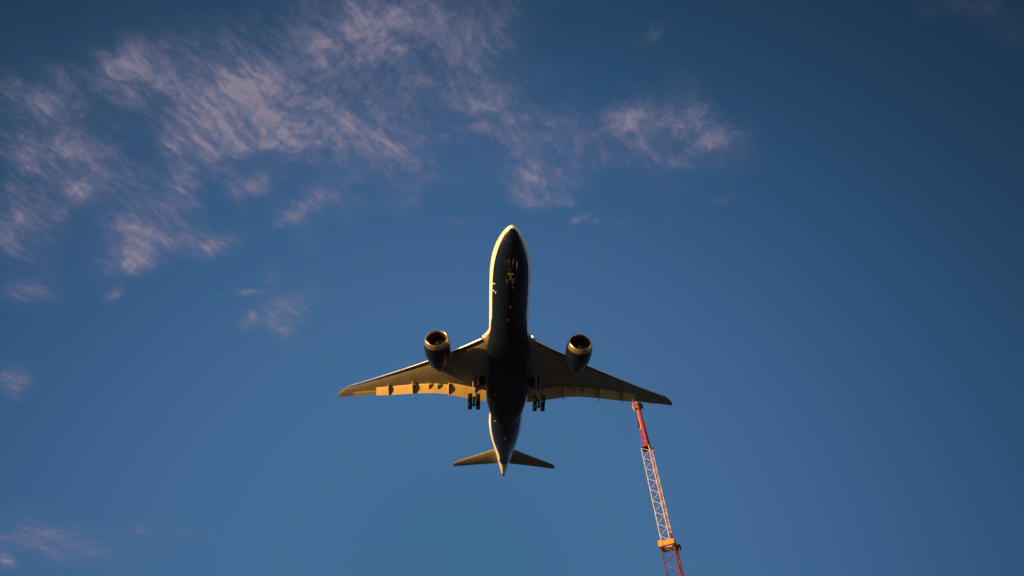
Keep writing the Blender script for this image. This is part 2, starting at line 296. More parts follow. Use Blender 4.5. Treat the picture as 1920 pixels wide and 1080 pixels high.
# ------------------------------------------------------------------ mesh helpers
class MB:
    def __init__(self): self.v = []; self.f = []; self.m = []
    def add(self, vs, fs, mat=0):
        o = len(self.v); self.v += [tuple(p) for p in vs]
        self.f += [tuple(i + o for i in f) for f in fs]; self.m += [mat] * len(fs)
    def loft(self, rings, closed=True, cap=(True, True), mat=0):
        n = len(rings[0]); vs = [p for r in rings for p in r]; fs = []
        for i in range(len(rings) - 1):
            for j in range(n if closed else n - 1):
                k = (j + 1) % n
                fs.append((i * n + j, i * n + k, (i + 1) * n + k, (i + 1) * n + j))
        if closed and cap[0]: fs.append(tuple(range(n))[::-1])
        if closed and cap[1]: fs.append(tuple((len(rings) - 1) * n + j for j in range(n)))
        self.add(vs, fs, mat)
    def tube(self, a, b, ra, rb=None, seg=10, mat=0):
        a = Vector(a); b = Vector(b); rb = ra if rb is None else rb
        d = (b - a).normalized(); u = d.orthogonal().normalized(); v = d.cross(u)
        self.loft([[p + (u * math.cos(t) + v * math.sin(t)) * r for t in [2 * math.pi * k / seg for k in range(seg)]] for p, r in ((a, ra), (b, rb))], mat=mat)
    def box(self, c, h, mat=0, rot=None, bev=0.0):
        c = Vector(c); M = rot or Matrix.Identity(3)
        if bev <= 0:
            vs = [c + M @ Vector((sx * h[0], sy * h[1], sz * h[2])) for sx in (-1, 1) for sy in (-1, 1) for sz in (-1, 1)]
            fs = [(0, 1, 3, 2), (4, 6, 7, 5), (0, 4, 5, 1), (2, 3, 7, 6), (0, 2, 6, 4), (1, 5, 7, 3)]
            self.add(vs, fs, mat); return
        rings = []
        for z, k in ((-h[2], bev), (-h[2] + bev, 0), (h[2] - bev, 0), (h[2], bev)):
            x, y = h[0] - k, h[1] - k; e = bev
            pts = [(x, -y + e), (x, y - e), (x - e, y), (-x + e, y), (-x, y - e), (-x, -y + e), (-x + e, -y), (x - e, -y)]
            rings.append([c + M @ Vector((p[0], p[1], z)) for p in pts])
        self.loft(rings, mat=mat)
    def lathe(self, prof, origin, axis, seg=48, mat=0, wob=None):
        o = Vector(origin); d = Vector(axis).normalized()
        u = Vector((1, 0, 0)); u = (u - d * u.dot(d)).normalized() if abs(d.x) < .9 else Vector((0, 0, 1)); v = d.cross(u)
        rings = []
        for i, (x, r) in enumerate(prof):
            r = r * getattr(self, 'rs', 1)
            ring = []
            for k in range(seg):
                t = 2 * math.pi * k / seg
                xx = x + (wob(i, k) if wob else 0)
                ring.append(o + d * xx + (u * math.cos(t) + v * math.sin(t)) * r)
            rings.append(ring)
        self.loft(rings, cap=(False, False), mat=mat)
    def build(self, name, mats, parent=None, smooth=True, angle=35, recalc=True):
        me = bpy.data.meshes.new(name); me.from_pydata([tuple(p) for p in self.v], [], self.f)
        if not isinstance(mats, (list, tuple)): mats = [mats]
        for m in mats: me.materials.append(m)
        for p, k in zip(me.polygons, self.m): p.material_index = k
        if recalc:
            bm = bmesh.new(); bm.from_mesh(me); bmesh.ops.recalc_face_normals(bm, faces=bm.faces); bm.to_mesh(me); bm.free()
        if smooth:
            me.polygons.foreach_set('use_smooth', [True] * len(me.polygons))
            me.set_sharp_from_angle(angle=R(angle))
        o = bpy.data.objects.new(name, me); COL.objects.link(o)
        if parent: o.parent = parent
        return o

def tag(o, label=None, cat=None, group=None, kind=None):
    if label: o['label'] = label
    if cat: o['category'] = cat
    if group: o['group'] = group
    if kind: o['kind'] = kind
    return o

def interp(t, tab):
    if t <= tab[0][0]: return tab[0][1]
    for (a, va), (b, vb) in zip(tab, tab[1:]):
        if t <= b:
            k = (t - a) / (b - a) if b > a else 0
            return va + (vb - va) * k
    return tab[-1][1]

def smoothtab(t, tab):
    # Catmull-Rom through the table
    if t <= tab[0][0]: return tab[0][1]
    if t >= tab[-1][0]: return tab[-1][1]
    for i in range(len(tab) - 1):
        if tab[i][0] <= t <= tab[i + 1][0]: break
    x0, y0 = tab[i]; x1, y1 = tab[i + 1]; h = x1 - x0; k = (t - x0) / h
    def sl(j):
        if j <= 0 or j >= len(tab) - 1:
            j2 = 0 if j <= 0 else len(tab) - 2
            return (tab[j2 + 1][1] - tab[j2][1]) / (tab[j2 + 1][0] - tab[j2][0])
        a = (tab[j][1] - tab[j - 1][1]) / (tab[j][0] - tab[j - 1][0]); b = (tab[j + 1][1] - tab[j][1]) / (tab[j + 1][0] - tab[j][0])
        return 0 if a * b <= 0 else 2 * a * b / (a + b)
    m0, m1 = sl(i), sl(i + 1)
    return ((1 + 2 * k) * (1 - k) ** 2 * y0 + k * (1 - k) ** 2 * h * m0 + k * k * (3 - 2 * k) * y1 + k * k * (k - 1) * h * m1)

# ------------------------------------------------------------------ ground (out of frame, it lights the underside)
g = MB(); n = 64
g.add([(0, 0, 0)] + [(25000 * math.cos(2 * math.pi * k / n), 25000 * math.sin(2 * math.pi * k / n), 0) for k in range(n)],
      [(0, 1 + k, 1 + (k + 1) % n) for k in range(n)])
M_GROUND = paint('dry_grass', (.055, .058, .058), .95, var=.3, scale=.05)
tag(g.build('ground', M_GROUND, smooth=False), kind='structure')

# ------------------------------------------------------------------ the airliner
# local axes: X to the port wing, Y aft from the nose, Z up
plane = bpy.data.objects.new('airliner', None); COL.objects.link(plane)
plane.empty_display_size = 3
PM = Matrix(((0.9982216558328806, -0.0536684395126741, 0.025946568685210312),
             (0.05225324798226128, 0.9972556653096061, 0.05244746021556668),
             (-0.028690135962840826, -0.05099839809281492, 0.9982865517927526)))
plane.matrix_world = Matrix.Translation((0.3142917399625224, 42.838239926853575, 63.93893253496368)) @ PM.to_4x4()
tag(plane, 'twin-engine passenger jet with navy belly and white sides, wheels down, seen from below', 'airliner')

TOP = [(0, -.95), (.25, -.45), (.6, -.12), (1.2, .30), (2, .85), (3, 1.5), (4, 2.05), (5, 2.42), (6.5, 2.74), (8.5, 2.92), (10.5, 2.97), (42, 2.97), (46, 2.86), (50, 2.45), (53.5, 1.9), (56, 1.45), (56.7, 1.25)]
BOT = [(0, -.95), (.25, -1.35), (.6, -1.62), (1.2, -1.92), (2, -2.18), (3, -2.42), (4, -2.6), (5, -2.73), (6.5, -2.86), (8.5, -2.95), (10.5, -2.97), (36, -2.97), (39, -2.84), (42, -2.40), (45, -1.70), (48, -.95), (51, -.25), (54, .38), (56, .78), (56.7, .95)]
WID = [(0, .0), (.25, .45), (.6, .78), (1.2, 1.18), (2, 1.58), (3, 1.98), (4, 2.28), (5, 2.52), (6.5, 2.74), (8.5, 2.86), (10.5, 2.885), (37, 2.885), (40, 2.80), (42.5, 2.58), (45, 2.22), (48, 1.70), (50.5, 1.28), (53, .85), (55, .50), (56.2, .27), (56.7, .16)]
ZC = [(0, -.95), (2, -.65), (5, -.25), (9, 0), (38, 0), (44, .35), (50, .95), (56.7, 1.1)]

def section(y, n=64):
    w_, t, b, z = smoothtab(y, WID), smoothtab(y, TOP), smoothtab(y, BOT), smoothtab(y, ZC)
    z = max(min(z, t - .01), b + .01)
    out = []
    for k in range(n):
        a = 2 * math.pi * k / n
        c, s = math.cos(a), math.sin(a)
        out.append((w_ * c, y, z + (t - z) * s if s >= 0 else z + (z - b) * s))
    return out
mb = MB()
ys = [.004, .03, .08, .16, .28, .45, .65, .9, 1.2, 1.6, 2, 2.5, 3, 3.6, 4.3, 5, 6, 7, 8.2, 9.5, 11] + [13 + 2 * i for i in range(12)] + [36.5, 37.5, 38.5, 39.5, 40.5, 41.5, 42.5, 43.5, 44.5, 45.5, 46.5, 47.5, 48.5, 49.5, 50.5, 51.5, 52.5, 53.5, 54.5, 55.3, 55.7]
mb.loft([section(y) for y in ys])
fus = mb.build('fuselage', M_FUS, plane, angle=60)
mb = MB(); mb.loft([section(y) for y in (55.7, 56.0, 56.3, 56.6, 56.7)])
mb.build('exhaust_tip', M_HOT, plane, angle=60)

def fus_low(x, y, up=0.0):
    # height of the lower skin at half-width x
    w_, b, z = smoothtab(y, WID), smoothtab(y, BOT), smoothtab(y, ZC)
    return z - (z - b) * math.sqrt(max(0, 1 - (x / w_) ** 2)) + up

# nose radome seam ring and cockpit windows
mb = MB(); a = section(1.56); b = section(1.59)
cxm = Vector((0, 1.57, -.55))
def grow(r, k): return [tuple(Vector(p) + (Vector(p) - cxm).normalized() * k) for p in r]
mb.loft([grow(a, .006), grow(b, .006)], cap=(False, False))
mb.build('radome_seam', M_SEAM, fus)
for s in (-1, 1):
    for (y0, y1, a0, a1) in ((1.75, 2.75, 50, 84), (2.45, 3.35, 30, 52)):
        mb = MB(); rr = []
        for i in range(5):
            y = y0 + (y1 - y0) * i / 4; w_, t, z = smoothtab(y, WID), smoothtab(y, TOP), smoothtab(y, ZC)
            rr.append([(s * (w_ + .012) * math.cos(R(a0 + (a1 - a0) * j / 4)), y, z + (t - z + .012) * math.sin(R(a0 + (a1 - a0) * j / 4))) for j in range(5)])
        mb.loft(rr, closed=False); mb.build('cockpit_window', M_DARK, fus, recalc=False)

# belly fairing
FW = [(13.5, 2.3), (15.2, 2.5), (16.6, 2.66), (18, 2.90), (19.6, 3.10), (21, 3.2), (24, 3.22), (29, 3.22), (31.5, 3.08), (33.5, 2.72), (35.5, 2.05), (37, 1.3), (38, .5)]
FB = [(13.5, -2.90), (15, -2.98), (17, -3.12), (20, -3.34), (25, -3.50), (30, -3.50), (33, -3.40), (36, -3.10), (38, -2.88)]
mb = MB(); rings = []
for i in range(50):
    y = 13.5 + 24.5 * i / 49; w_, b = smoothtab(y, FW), smoothtab(y, FB)
    tz = min(-1.0, -2.6 + w_ * .52); ring = []
    for k in range(48):
        t = 2 * math.pi * k / 48; c, s = math.cos(t), math.sin(t)
        e = .62
        ring.append((w_ * math.copysign(abs(c) ** e, c), y, (tz + b) / 2 - .0 + (tz - b) / 2 * math.copysign(abs(s) ** .8, s)))
    bl = min(1, max(0, (y - 14.5) / 6.5)); bl = bl * bl * (3 - 2 * bl)
    if bl < 1:
        nr = []
        for q in ring:
            t = math.atan2((q[2] + 1.2) / 1.9, q[0] / 2.9) if q[2] < -1.2 else None
            if t is None: nr.append((q[0] * .9, q[1], q[2])); continue
            f = (2.865 * math.cos(t) * math.sqrt(max(0, 1 - (1.2 / 2.97) ** 2 * (1 - abs(math.sin(t))))), y, -1.2 + (2.95 - 1.2) * math.sin(t))
            # the fuselage skin itself at this half-width
            fx = q[0] * min(1, 2.6 / max(.01, abs(q[0]))) if abs(q[0]) > 2.6 else q[0]
            fz = fus_low(abs(fx), y) + .03
            nr.append((fx + (q[0] - fx) * bl, y, fz + (q[2] - fz) * bl))
        ring = nr
    rings.append(ring)
mb.loft(rings); fair = mb.build('belly_fairing', M_BLUE, plane, angle=60)

for s in (-1, 1):
    for (x0, x1, y0, y1) in ((.06, 1.55, 26.2, 29.6),):
        mb = MB(); pts = [(x0, y0), (x1, y0), (x1 + .25, y1), (x0, y1)]
        for (a, b) in zip(pts, pts[1:] + pts[:1]):
            mb.tube((s * a[0], a[1], smoothtab(a[1], FB) - .004 + .10 * (a[0] / 3.2) ** 2), (s * b[0], b[1], smoothtab(b[1], FB) - .004 + .10 * (b[0] / 3.2) ** 2), .022, .022, 6)
        mb.build('bay_door_seam', M_SEAM, fair)
# ---- wings
LE = [(2.2, 18.1), (3.5, 19.0), (8.3, 22.70), (12.6, 26.05), (19.5, 31.2), (25.3, 35.5), (26.9, 36.65), (28.0, 37.65), (29.0, 38.95), (29.6, 39.85)]
TE = [(2.2, 32.35), (3, 32.25), (7.2, 32.1), (9.1, 32.1), (11.5, 32.55), (14, 33.4), (15.2, 33.87), (18.8, 35.45), (21.8, 36.7), (25.5, 38.5), (27.5, 39.5), (29.4, 40.42), (29.6, 40.5)]
def zw(y): return -1.7 + 7.0 * max(0, (abs(y) - 2.9) / 26.9) ** 1.25
def FC(y):
    y = abs(y)
    if y < 9.25: return 1.95
    if y < 11.55: return 1.55
    if y < 21.9: return 1.55
    if y < 26.4: return .95
    return 0
THK = [(2.2, .128), (10, .112), (20, .10), (29.6, .085)]
def foil(c, tc):
    yt = 5 * tc * (.2969 * math.sqrt(max(c, 0)) - .126 * c - .3516 * c * c + .2843 * c ** 3 - .1015 * c ** 4)
    return yt
def wpt(y, c, up, push=0.0):
    x0, x1 = interp(y, LE), interp(y, TE); ch = x1 - x0; tc = interp(y, THK)
    yt = foil(c, tc) * ch
    ref = zw(y) + .40 * tc * ch + (-.025 * (0.5 - c) * ch)
    lo = .86 if c < .5 else .86 - .25 * (c - .5)
    return (y, x0 + c * ch, ref + (yt * 1.05 + push if up else -yt * lo - push))
def mir(pts, s): return [(s * p[0], p[1], p[2]) for p in pts]

def flap_piece(s, y0, y1, delta, n, wing, name, mat, dz_extra=0.0):
    mb = MB(); rings = []
    d = R(delta)
    for i in range(n + 1):
        y = y0 + (y1 - y0) * i / n; fc = FC((y0 + y1) / 2); 
        drop = fc * math.sin(d) - .12 + dz_extra
        zt = zw(y) - drop; xt = interp(y, TE) - .70 * drop
        cs, sn = math.cos(d), math.sin(d)
        xl, zl = xt - fc * cs, zt + fc * sn
        ring = []
        for (c, u) in [(1, 0), (.8, 1), (.6, 1), (.4, 1), (.2, 1), (.08, 1), (.02, 1), (0, 0), (.02, -1), (.08, -1), (.2, -1), (.4, -1), (.6, -1), (.8, -1)]:
            t = foil(c, .15) * fc * (1.25 if u > 0 else .45) * u
            ring.append((s * y, xl + c * fc * cs + t * sn, zl - c * fc * sn + t * cs))
        rings.append(ring)
    mb.loft(rings); return mb.build(name, mat, wing)

def make_wing(s):
    side = 'port' if s > 0 else 'starboard'
    mb = MB()
    cs = [0, .004, .012, .03, .06, .10, .16, .24, .34, .45, .56, .67, .76, .84, .90, .95, 1.0]
    yst = [2.2, 3.2, 4.5, 6, 7.5, 9.24, 9.26, 10.5, 11.54, 11.56, 13, 14.5, 16, 18, 20, 21.89, 21.91, 23.5, 25, 26.39, 26.41, 27, 27.6, 28.2, 28.7, 29.1, 29.4, 29.6]
    rings = []
    for y in yst:
        ch = interp(y, TE) - interp(y, LE); fc = FC(y)
        ce = 1 - (fc * .86 / ch) if fc else 1.0
        up = [wpt(y, c * ce, True) for c in cs][::-1]; lo = [wpt(y, c * ce, False) for c in cs[1:]]
        if fc == 0: pass
        if 3.9 < y < 27.5:
            fx = lambda p, c: (p[0], p[1] + .26 * (1 - c * ce) ** 5, p[2])
            up = [fx(p, c) for p, c in zip(up, cs[::-1])]; lo = [fx(p, c) for p, c in zip(lo, cs[1:])]
        rings.append(mir(up + lo, s))
    mb.loft(rings)
    wing = mb.build('wing', M_WING, plane, angle=40)
    # slats
    for (y0, y1, n) in ((4.0, 8.75, 5), (11.4, 16.9, 5), (17.0, 22.4, 5), (22.5, 27.4, 6)):
        mb = MB(); rings = []
        for i in range(n + 1):
            y = y0 + (y1 - y0) * i / n; ch = interp(y, TE) - interp(y, LE)
            k = min(.14, 1.0 / ch)
            up = [wpt(y, k * c, True, .02) for c in (1, .8, .6, .4, .25, .12, .04, 0)]
            lo = [wpt(y, k * c, False, .02) for c in (.03, .09, .16)]
            inn = [wpt(y, k * c, True, -.045 * (1 - c) - .008) for c in (.16, .30, .45, .62, .8, .95)]
            piv = Vector(up[0]); a = R(15)
            out = []
            for p in up + lo + inn:
                q = Vector(p) - piv
                q = Vector((q.x, q.y * math.cos(a) - q.z * math.sin(a) * -1 * -1, q.y * math.sin(a) + q.z * math.cos(a)))
                out.append(tuple(piv + q + Vector((0, -.34, -.03))))
            rings.append(mir(out, s))
        mb.loft(rings); mb.build('slat', M_SLAT, wing)
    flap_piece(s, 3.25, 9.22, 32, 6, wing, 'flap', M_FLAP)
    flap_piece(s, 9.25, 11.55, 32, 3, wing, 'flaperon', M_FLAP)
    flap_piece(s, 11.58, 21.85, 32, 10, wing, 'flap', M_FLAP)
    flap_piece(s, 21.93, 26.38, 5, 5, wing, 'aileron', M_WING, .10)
    # flap track fairings
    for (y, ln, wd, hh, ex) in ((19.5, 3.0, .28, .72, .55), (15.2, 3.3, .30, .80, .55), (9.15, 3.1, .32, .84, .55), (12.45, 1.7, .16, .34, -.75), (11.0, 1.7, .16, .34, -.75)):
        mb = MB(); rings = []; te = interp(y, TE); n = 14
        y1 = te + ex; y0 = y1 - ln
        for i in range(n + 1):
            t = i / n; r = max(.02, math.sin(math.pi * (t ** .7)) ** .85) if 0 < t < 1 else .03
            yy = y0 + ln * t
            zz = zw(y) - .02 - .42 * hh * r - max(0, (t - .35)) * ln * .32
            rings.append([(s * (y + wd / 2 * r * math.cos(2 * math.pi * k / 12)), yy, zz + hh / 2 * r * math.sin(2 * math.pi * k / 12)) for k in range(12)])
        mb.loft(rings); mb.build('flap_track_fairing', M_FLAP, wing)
    # root fillet and landing lamp
    mb = MB()
    rr = []
    for i in range(6):
        t = i / 5; y = 2.6 + 1.25 * t
        x0 = interp(y, LE) - (1 - t) ** 2 * 1.1 - .12
        ring = []
        for k in range(12):
            a = 2 * math.pi * k / 12
            ring.append((s * y, x0 + .55 + .55 * math.cos(a), zw(y) + .75 - .1 * t + (.42 - .1 * t) * math.sin(a)))
        rr.append(ring)
    mb.loft(rr); mb.build('root_fillet', M_WHITE, wing)
    mb = MB(); mb.lathe([(0, .0), (.0, .10), (.05, .12), (.12, .12)], (s * 3.45, interp(3.45, LE) - .22, zw(3.4) + .55), (0, 1, 0), 16)
    mb.build('landing_light', M_LAMP if s > 0 else M_LAMPOFF, wing)
    mb = MB(); mb.box((s * 28.9, 39.0, zw(28.9) + .12), (.08, .14, .05), bev=.03)
    mb.build('navigation_light', M_RLENS if s > 0 else M_GLENS, wing)
    return wing
wings = [make_wing(-1), make_wing(1)]

# ---- engines
def make_engine(s):
    class MB(globals()['MB']): rs = 1.05
    EX, EY, EZ = s * 10.27, 17.85, -3.0
    ax = Vector((-s * .02, 1, .035)); o = Vector((EX, EY, EZ))
    mb = MB(); mb.lathe([(.77, 1.70), (.80, 1.722), (1.05, 1.765), (1.5, 1.80), (2.2, 1.80), (3.0, 1.73), (3.8, 1.58), (4.5, 1.40), (4.9, 1.30), (4.9, 1.26), (4.3, 1.30), (3.4, 1.34)], o, ax, 64,
        wob=lambda i, k: (.14 * abs(((k % 4) - 2)) if i in (8, 9) else 0))
    eng = mb.build('engine', M_BLUE, plane, angle=50)
    mb = MB(); mb.lathe([(.74, 1.705), (.5, 1.66), (.25, 1.59), (.10, 1.53), (.03, 1.49), (0, 1.45), (.02, 1.41), (.09, 1.375), (.22, 1.355), (.34, 1.35)], o, ax, 64)
    mb.build('intake_lip', M_LIP, eng, angle=60)
    mb = MB(); mb.lathe([(.745, 1.704), (.74, 1.66), (.78, 1.66), (.775, 1.700)], o, ax, 64); mb.build('cowl_seam', M_DARK, eng)
    mb = MB(); mb.lathe([(.34, 1.35), (.9, 1.37), (1.5, 1.41), (1.52, 1.41), (1.52, .0)], o, ax, 64); mb.build('intake_duct', M_DUCT, eng, angle=60)
    # fan: 20 swept blades and a spinner
    mb = MB(); d = ax.normalized(); u = (Vector((1, 0, 0)) - d * d.x).normalized(); v = d.cross(u)
    for b in range(20):
        a0 = 2 * math.pi * b / 20; rows = []
        for j in range(7):
            r = .34 + (1.42 - .34) * j / 6; tw = R(25 + 40 * j / 6); sweep = .10 * math.sin(j / 6 * 3.1)
            hw = .13 + .07 * j / 6
            row = []
            for kk in (-1, 1):
                aa = a0 + sweep + kk * hw * math.sin(tw) / r
                row.append(o + d * (1.28 + kk * hw * math.cos(tw)) + (u * math.cos(aa) + v * math.sin(aa)) * r)
            rows.append(row)
        vs = [p for r_ in rows for p in r_]
        th = d * .012
        fs = [(2 * j, 2 * j + 1, 2 * j + 3, 2 * j + 2) for j in range(6)]
        mb.add(vs, fs); mb.add([p + th for p in vs], [f[::-1] for f in fs])
    mb.build('fan', M_FAN, eng, recalc=False)
    mb = MB(); mb.lathe([(.78, .0), (.80, .05), (.9, .16), (1.05, .27), (1.25, .35)], o, ax, 24); mb.build('spinner', M_SEAM, eng)
    mb = MB(); mb.lathe([(3.4, 1.02), (4.4, 1.0), (5.2, .92), (6.0, .72), (6.35, .62), (6.35, .58), (5.9, .62)], o, ax, 40); mb.build('core_cowl', M_HOT, eng)
    mb = MB(); mb.lathe([(5.6, .48), (6.2, .44), (6.8, .28), (7.3, .06), (7.32, 0)], o, ax, 24); mb.build('exhaust_cone', M_HOT, eng)
    # pylon reaching up into the wing
    mb = MB(); rings = []
    yl = abs(EX)
    for (t, hw, zb_, zt_) in ((1.9, .05, 1.62, 1.86), (2.5, .16, 1.3, 2.10), (3.6, .24, 1.1, 2.35), (4.8, .26, .95, 2.55), (6.0, .24, .70, 2.5), (7.2, .20, .95, 2.5), (8.4, .14, 1.25, 2.45), (9.6, .04, 1.65, 2.4)):
        c = o + d * t
        rings.append([(c.x - hw, c.y, c.z + zb_), (c.x - hw, c.y, c.z + zt_), (c.x, c.y, c.z + zt_ + .05), (c.x + hw, c.y, c.z + zt_), (c.x + hw, c.y, c.z + zb_), (c.x, c.y, c.z + zb_ - .06)])
    mb.loft(rings); mb.build('pylon', M_WING, eng)
    # nacelle strake on the inboard shoulder
    a = R(38); su = Vector((-s * math.cos(a), 0, math.sin(a)))
    mb = MB(); pts = [o + Vector((0, 1.7, 0)) + su * 1.76, o + Vector((0, 2.9, 0)) + su * 2.12, o + Vector((0, 3.3, 0)) + su * 2.10, o + Vector((0, 3.4, 0)) + su * 1.60]
    nn = Vector((s * math.sin(a), 0, math.cos(a))) * .02
    mb.add([p + nn for p in pts] + [p - nn for p in pts], [(0, 1, 2, 3), (7, 6, 5, 4), (0, 4, 5, 1), (1, 5, 6, 2), (2, 6, 7, 3), (3, 7, 4, 0)])
    mb.build('nacelle_strake', M_BLUE, eng, smooth=False)
    return eng
make_engine(-1); make_engine(1)

# ---- tail surfaces
def make_stab(s):
    LEt = [(0.8, 48.35), (2, 49.25), (9.0, 54.35), (9.45, 54.8), (9.75, 55.5)]; TEt = [(.8, 53.1), (1.6, 53.35), (6, 54.75), (9.5, 55.95), (9.75, 56.03)]
    cs = [0, .01, .03, .08, .16, .3, .5, .7]
    def ring(y, a, b):
        x0, x1 = interp(y, LEt), interp(y, TEt); ch = x1 - x0; z = 1.2 + .12 * y
        cc = [a + (b - a) * c for c in ([0, .01, .03, .08, .16, .3, .5, .75, 1])]
        up = [(s * y, x0 + c * ch, z + foil(c, .10) * ch + .001) for c in cc][::-1]; lo = [(s * y, x0 + c * ch, z - foil(c, .10) * ch - .001) for c in cc]
        return up + lo
    mb = MB(); ysn = [.8, 2, 4, 6, 8, 9.0, 9.45, 9.75]
    mb.loft([ring(y, 0, .72) for y in ysn]); st = mb.build('horizontal_stabilizer', M_WING, plane, angle=40)
    mb = MB(); mb.loft([ring(y, .735, 1) for y in (.85, 3, 5, 7, 9.4)]); mb.build('elevator', M_WING, st)
    return st
make_stab(-1); make_stab(1)
def fring(z, a, b):
    x0 = interp(z, [(1.6, 43.9), (3.2, 45.6), (11.6, 52.6), (12.2, 53.4)]); x1 = interp(z, [(1.6, 53.2), (11.6, 55.9), (12.2, 56.0)]); ch = x1 - x0
    cc = [a + (b - a) * c for c in (0, .02, .06, .15, .3, .5, .75, 1)]
    return [(foil(c, .09) * ch + .002, x0 + c * ch, z) for c in cc][::-1] + [(-foil(c, .09) * ch - .002, x0 + c * ch, z) for c in cc]
mb = MB(); mb.loft([fring(z, 0, .70) for z in (1.6, 3.2, 6, 9, 11.6, 12.2)]); fin = mb.build('tail_fin', M_WHITE, plane, angle=40)
mb = MB(); mb.loft([fring(z, .715, 1) for z in (3.2, 6, 9, 11.6)]); mb.build('rudder', M_BLUE, fin)

# ---- landing gear
def wheel(mb, c, r, wd):
    c = Vector(c); h = wd / 2
    mb.lathe([(-h * .75, r * .55), (-h, r * .72), (-h * .95, r * .90), (-h * .6, r * .985), (0, r), (h * .6, r * .985), (h * .95, r * .90), (h, r * .72), (h * .75, r * .55)], c, (1, 0, 0), 32, mat=0)
    mb.lathe([(-h * .75, r * .55), (-h * .55, r * .5), (-h * .5, .15), (-h * .85, .10), (-h * .85, 0)], c, (1, 0, 0), 24, mat=1)
    mb.lathe([(h * .75, r * .55), (h * .55, r * .5), (h * .5, .15), (h * .85, .10), (h * .85, 0)], c, (1, 0, 0), 24, mat=1)
def main_gear(s):
    C = Vector((s * 4.9, 28.75, -5.15)); T = Vector((s * 4.35, 28.1, -1.5))
    mb = MB(); mb.tube(T, T.lerp(C, .55), .24, .24, 14); mb.tube(T.lerp(C, .5), C, .16, .16, 14)
    mb.tube(T.lerp(C, .2) + Vector((0, 0, 0)), T.lerp(C, .2) + Vector((0, .001, -.25)), .27, .27, 14)
    leg = mb.build('main_gear', M_GEAR, plane)
    mb = MB(); mb.tube(T.lerp(C, .50), (s * 2.5, 28.0, -2.3), .13, .13); mb.tube(T.lerp(C, .50), (s * 4.3, 25.9, -1.7), .11, .11)
    mb.tube(T.lerp(C, .32), (s * 2.9, 28.9, -2.4), .06); mb.build('side_brace', M_GEAR, leg)
    mb = MB(); mb.tube(T.lerp(C, .62) + Vector((0, .18, 0)), T.lerp(C, .78) + Vector((0, .45, 0)), .05); mb.tube(T.lerp(C, .78) + Vector((0, .45, 0)), T.lerp(C, .97) + Vector((0, .15, 0)), .05)
    mb.build('torque_link', M_GEAR, leg)
    til = Vector((0, math.cos(R(8)), -math.sin(R(8))))
    mb = MB(); mb.tube(C - til * .85, C + til * .85, .19, .19, 12)
    for k in (-1, 1): mb.tube(C + til * k * .70 + Vector((-.6, 0, 0)), C + til * k * .70 + Vector((.6, 0, 0)), .12)
    for k in (-1, 1):
        for j in (-1, 1): mb.tube(C + til * k * .70 + Vector((j * .30, 0, 0)), C + til * k * .70 + Vector((j * .42, 0, 0)), .30, .30, 16)
    mb.build('bogie_beam', M_GEAR, leg)
    for k in (-1, 1):
        for j in (-1, 1):
            mb = MB(); wheel(mb, C + til * k * .70 + Vector((j * .60, 0, 0)), .69, .62); mb.build('wheel', [M_TYRE, M_HUB], leg)
    mb = MB(); mb.box((s * 5.15, 28.2, -2.7), (.03, .62, 1.05), bev=.02, rot=Matrix.Rotation(R(s * 10), 3, 'Y')); mb.build('gear_door', M_WING, leg)
    # open wheel-well slot in the wing root
    mb = MB(); mb.box((s * 4.15, 28.1, zw(4.2) + .17), (.75, .95, .12), bev=.04); mb.build('wheel_well', M_DARK, leg)
    return leg
main_gear(-1); main_gear(1)
C = Vector((0, 6.0, -5.05)); T = Vector((0, 5.6, -2.6))
mb = MB(); mb.tube(T, T.lerp(C, .6), .14, .14, 12); mb.tube(T.lerp(C, .5), C, .085, .085, 12); mb.tube(C + Vector((-.42, 0, 0)), C + Vector((.42, 0, 0)), .06)
ng = mb.build('nose_gear', M_NGEAR, plane)
mb = MB(); mb.tube(T.lerp(C, .55), (-.3, 4.0, -2.7), .05); mb.tube(T.lerp(C, .55), (.3, 4.0, -2.7), .05); mb.tube(T.lerp(C, .6) + Vector((0, .1, 0)), T.lerp(C, .8) + Vector((0, .4, 0)), .04); mb.tube(T.lerp(C, .8) + Vector((0, .4, 0)), T.lerp(C, .96) + Vector((0, .1, 0)), .04)
mb.build('drag_brace', M_NGEAR, ng)
for k in (-1, 1):
    mb = MB(); wheel(mb, C + Vector((k * .36, 0, 0)), .50, .38); mb.build('wheel', [M_TYRE, M_NGEAR], ng)
    mb = MB(); mb.box((k * .74, 5.15, -3.28), (.025, 1.05, .42), bev=.02, rot=Matrix.Rotation(R(-k * 8), 3, 'Y')); mb.build('gear_door', M_NDOOR, ng)
    mb = MB(); mb.box((k * .55, 6.95, -3.18), (.02, .5, .25), bev=.015, rot=Matrix.Rotation(R(-k * 6), 3, 'Y')); mb.build('gear_door', M_NDOOR, ng)
    mb = MB(); mb.lathe([(0, 0), (0, .08), (.05, .11), (.16, .11), (.2, .05), (.2, 0)], (k * .22, 5.50, -3.75), (0, 1, .1), 16); mb.build('taxi_light', M_GREYB, ng)
mb = MB(); mb.loft([[(x, y, fus_low(x, y) - .012) for x in (-.52, -.3, -.1, .1, .3, .52)] for y in (4.2, 4.8, 5.4, 6.0, 6.6)], closed=False); mb.build('wheel_well', M_DARK, ng, recalc=False)

